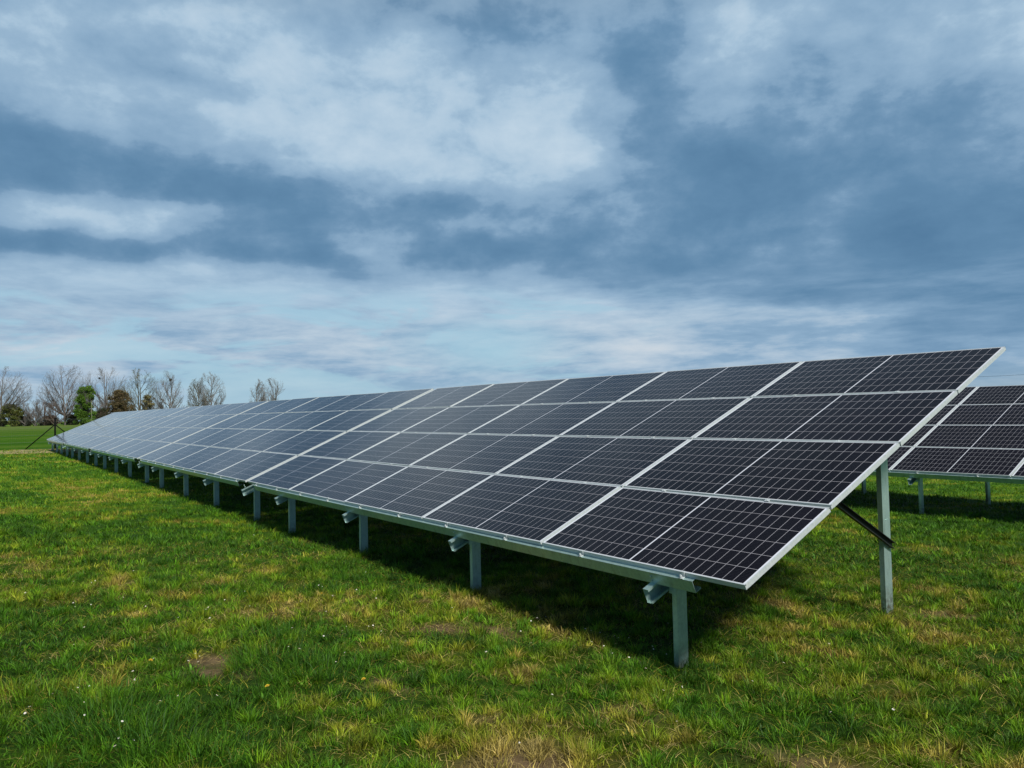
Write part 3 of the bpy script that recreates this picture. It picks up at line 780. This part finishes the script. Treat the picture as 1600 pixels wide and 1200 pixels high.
shrub((-378, 10.6, 0), 9.6, 10.5, 'olive green shrub at the foot of the leftmost tree', (.11, .125, .03), 23, 9000, .26, 'shrub', 'leafy_shrub', BARK3)
shrub((-374, 61.8, 0), 13.4, 7.5, 'small yellow olive shrub at the foot of the budding tree', (.22, .20, .09), 24, 5000, .24, 'shrub', 'leafy_shrub', BARK2)
shrub((-372, 42.8, 0), 7.0, 8, 'low dark undergrowth between the green tree and the brown bush', (.06, .07, .035), 25, 4000, .3, 'shrub', 'leafy_shrub', BARK3)
for i, (yy, h, wd, lab, bk) in enumerate([
    (15.0, 9.6, 7, 'grey bare thicket right of the olive shrub', BARK), (18.6, 11.2, 7, 'tallest grey bare thicket between olive shrub and fence post', BARK),
    (22.0, 11.2, 7, 'dark bare thicket just left of the braced fence post', BARK3), (25.6, 10.4, 8, 'reddish bare thicket at the foot of the broad bare tree', BARK3),
    (42.5, 13.0, 9, 'pale bare thicket between the green tree and the brown bush', BARK4), (65.5, 10.0, 9, 'low bare thicket behind the far panels, right of the budding tree', BARK4), (76.0, 8.6, 9, 'low bare thicket right of the tree with the nest', BARK4)]):
    bare_tree((-377 + (i % 2) * 3, yy, 0), h, wd, lab, 40 + i, 4, bk, .02, 4, None, 9, 'bare_thicket', 1.1)
for i, (yy, wd, h, lab) in enumerate([(6, 9, 4.2, 'low dark hedge piece under the leftmost tree'), (15, 10, 4.6, 'low dark hedge piece under the grey thickets'), (24, 10, 4.2, 'low dark hedge piece behind the braced fence post'), (33, 9, 4.6, 'low dark hedge piece between broad bare tree and green tree'), (46, 12, 5, 'low dark hedge piece under the brown bush'), (57, 12, 5, 'low dark hedge piece under the budding tree, behind the panels')]):
    shrub((-384, yy, 0), h, wd, lab, (.06, .06, .035), 60 + i, 4500, .26, 'hedge', 'hedge_shrub', BARK3)
def nest(seed, loc, r, label):
    loc = tuple(min(FORKS[seed], key=lambda q: (q - Vector(loc)).length))
    g = random.Random(int(r * 100)); m = MB()
    for k in range(160):
        v_ = Vector((g.gauss(0, 1), g.gauss(0, 1), g.gauss(0, .7))).normalized() * r * g.uniform(.5, 1); d = Vector((g.gauss(0, 1), g.gauss(0, 1), g.gauss(0, .4))).normalized() * r * .5
        m.tube([v_ - d, v_ + d], r * .07, 3)
    o = m.build('bird_nest', BRACE); o.location = loc; tag(o, label, 'bird nest', 'bird nests in the bare trees')
nest(11, (-381.5, 6.9, 19.8), .6, 'dark nest in the crown of the leftmost tree')
nest(13, (-378.5, 43.0, 22.0), .42, 'small dark nest high in the two stemmed tree behind the brown bush')
nest(15, (-374.4, 71.6, 19.6), .6, 'dark nest in the rounded bare tree, farther right than the other nests')

# ------------------------------------------------------------------ overhead line behind the right end
def pole(loc, label):
    r = empty('utility_pole', loc); tag(r, label, 'utility pole', 'utility poles')
    m = MB(); m.tube([(0, 0, -.5), (0, 0, 7.6)], [.16, .11], 8); m.build('pole_shaft', BARK, r, True)
    m = MB(); m.box((-.9, -.06, 7.2), (1.8, 0, 0), (0, .12, 0), (0, 0, .12)); m.build('crossarm', BARK, r)
P1, P2 = Vector((-84, 131, 0)), Vector((-36, 152, 0))
def wire_z(x, y): return 7.9
for P0, lb in ((P1, 'wooden utility pole hidden behind the panels'), (P2, 'wooden utility pole beyond the right edge of the picture')): pole(tuple(P0), lb)
m = MB(); pts = []
for k in range(25):
    f = k / 24; q = P1.lerp(P2, f); q.z = 7.3 - 1.3 * 4 * f * (1 - f); pts.append(q)
m.tube(pts, .02, 5); o = m.build('overhead_cable', DARKPOST); tag(o, 'thin dark overhead cable crossing the sky above the back row', 'cable')

# ------------------------------------------------------------------ flowers in the turf
def daisy():
    m = MB(); n = 12
    for k in range(n):
        a_ = 2 * math.pi * k / n; b_ = a_ + .22; c_ = a_ - .22
        m.quad((0, 0, .0002), (math.cos(c_) * .009, math.sin(c_) * .009, .001), (math.cos(a_) * .0125, math.sin(a_) * .0125, .0022), (math.cos(b_) * .009, math.sin(b_) * .009, .001), 0)
    m.tube([(0, 0, -.001), (0, 0, .0024)], [.0042, .0028], 8, 1)
    m.tube([(0.004, 0, -.055), (0, 0, -.0012)], .0010, 4, 2)
    return m.mesh('daisy', [PETAL, YELLOW, STEMM])
def dandelion():
    m = MB(); n = 18
    for ring, (r, z) in enumerate(((.016, .002), (.011, .006), (.006, .009))):
        for k in range(n):
            a_ = 2 * math.pi * k / n + ring * .2
            m.quad((0, 0, z - .003), (math.cos(a_ - .15) * r * .8, math.sin(a_ - .15) * r * .8, z), (math.cos(a_) * r, math.sin(a_) * r, z + .001), (math.cos(a_ + .15) * r * .8, math.sin(a_ + .15) * r * .8, z), 0)
    m.tube([(0.004, 0, -.06), (0, 0, -.001)], .0015, 5, 1)
    return m.mesh('dandelion', [YELLOW, STEMM])
DA, DD = daisy(), dandelion()
R = random.Random(3)
clusters = [(-1.95, -3.55, .5, 18), (-2.6, -3.0, .5, 14), (-3.9, -2.5, .6, 14), (-2.3, -1.55, .4, 16), (-1.25, .25, .35, 14), (-1.75, -.1, .35, 10), (-3.3, -1.9, .7, 10), (-5.2, -2.2, .9, 8), (-.9, .15, .35, 8), (-6.5, -1.0, 1.2, 6), (-.3, -1.2, .6, 5), (.1, .8, .8, 4), (-5.5, -3.0, .8, 10), (-4.1, -.9, .6, 9)]
for (cx_, cy_, rr, n) in clusters:
    for k in range(n):
        xx, yy = cx_ + R.gauss(0, rr * .8), cy_ + R.gauss(0, rr * .8)
        if math.hypot(xx - CX, yy - CY) < 3: continue
        o = mesh_obj('daisy', DA); o.location = (xx, yy, tz(xx, yy) + R.uniform(.045, .07)); s = R.uniform(.42, .7); o.scale = (s, s, s)
        o.rotation_euler = (R.gauss(0, .35), R.gauss(0, .35), R.uniform(0, 6)); tag(o, 'small white daisy flowering in the grass before the solar row', 'daisy', 'daisies in the grass')
for (xx, yy) in [(-2.77, -2.95), (-3.45, -1.85), (-1.78, -2.45), (-1.55, -1.9), (-4.2, -1.15)]:
    o = mesh_obj('dandelion', DD); o.location = (xx, yy, tz(xx, yy) + .06); o.rotation_euler = (.2, .1, R.uniform(0, 6)); tag(o, 'yellow dandelion flower head in the grass', 'dandelion', 'dandelions in the grass')
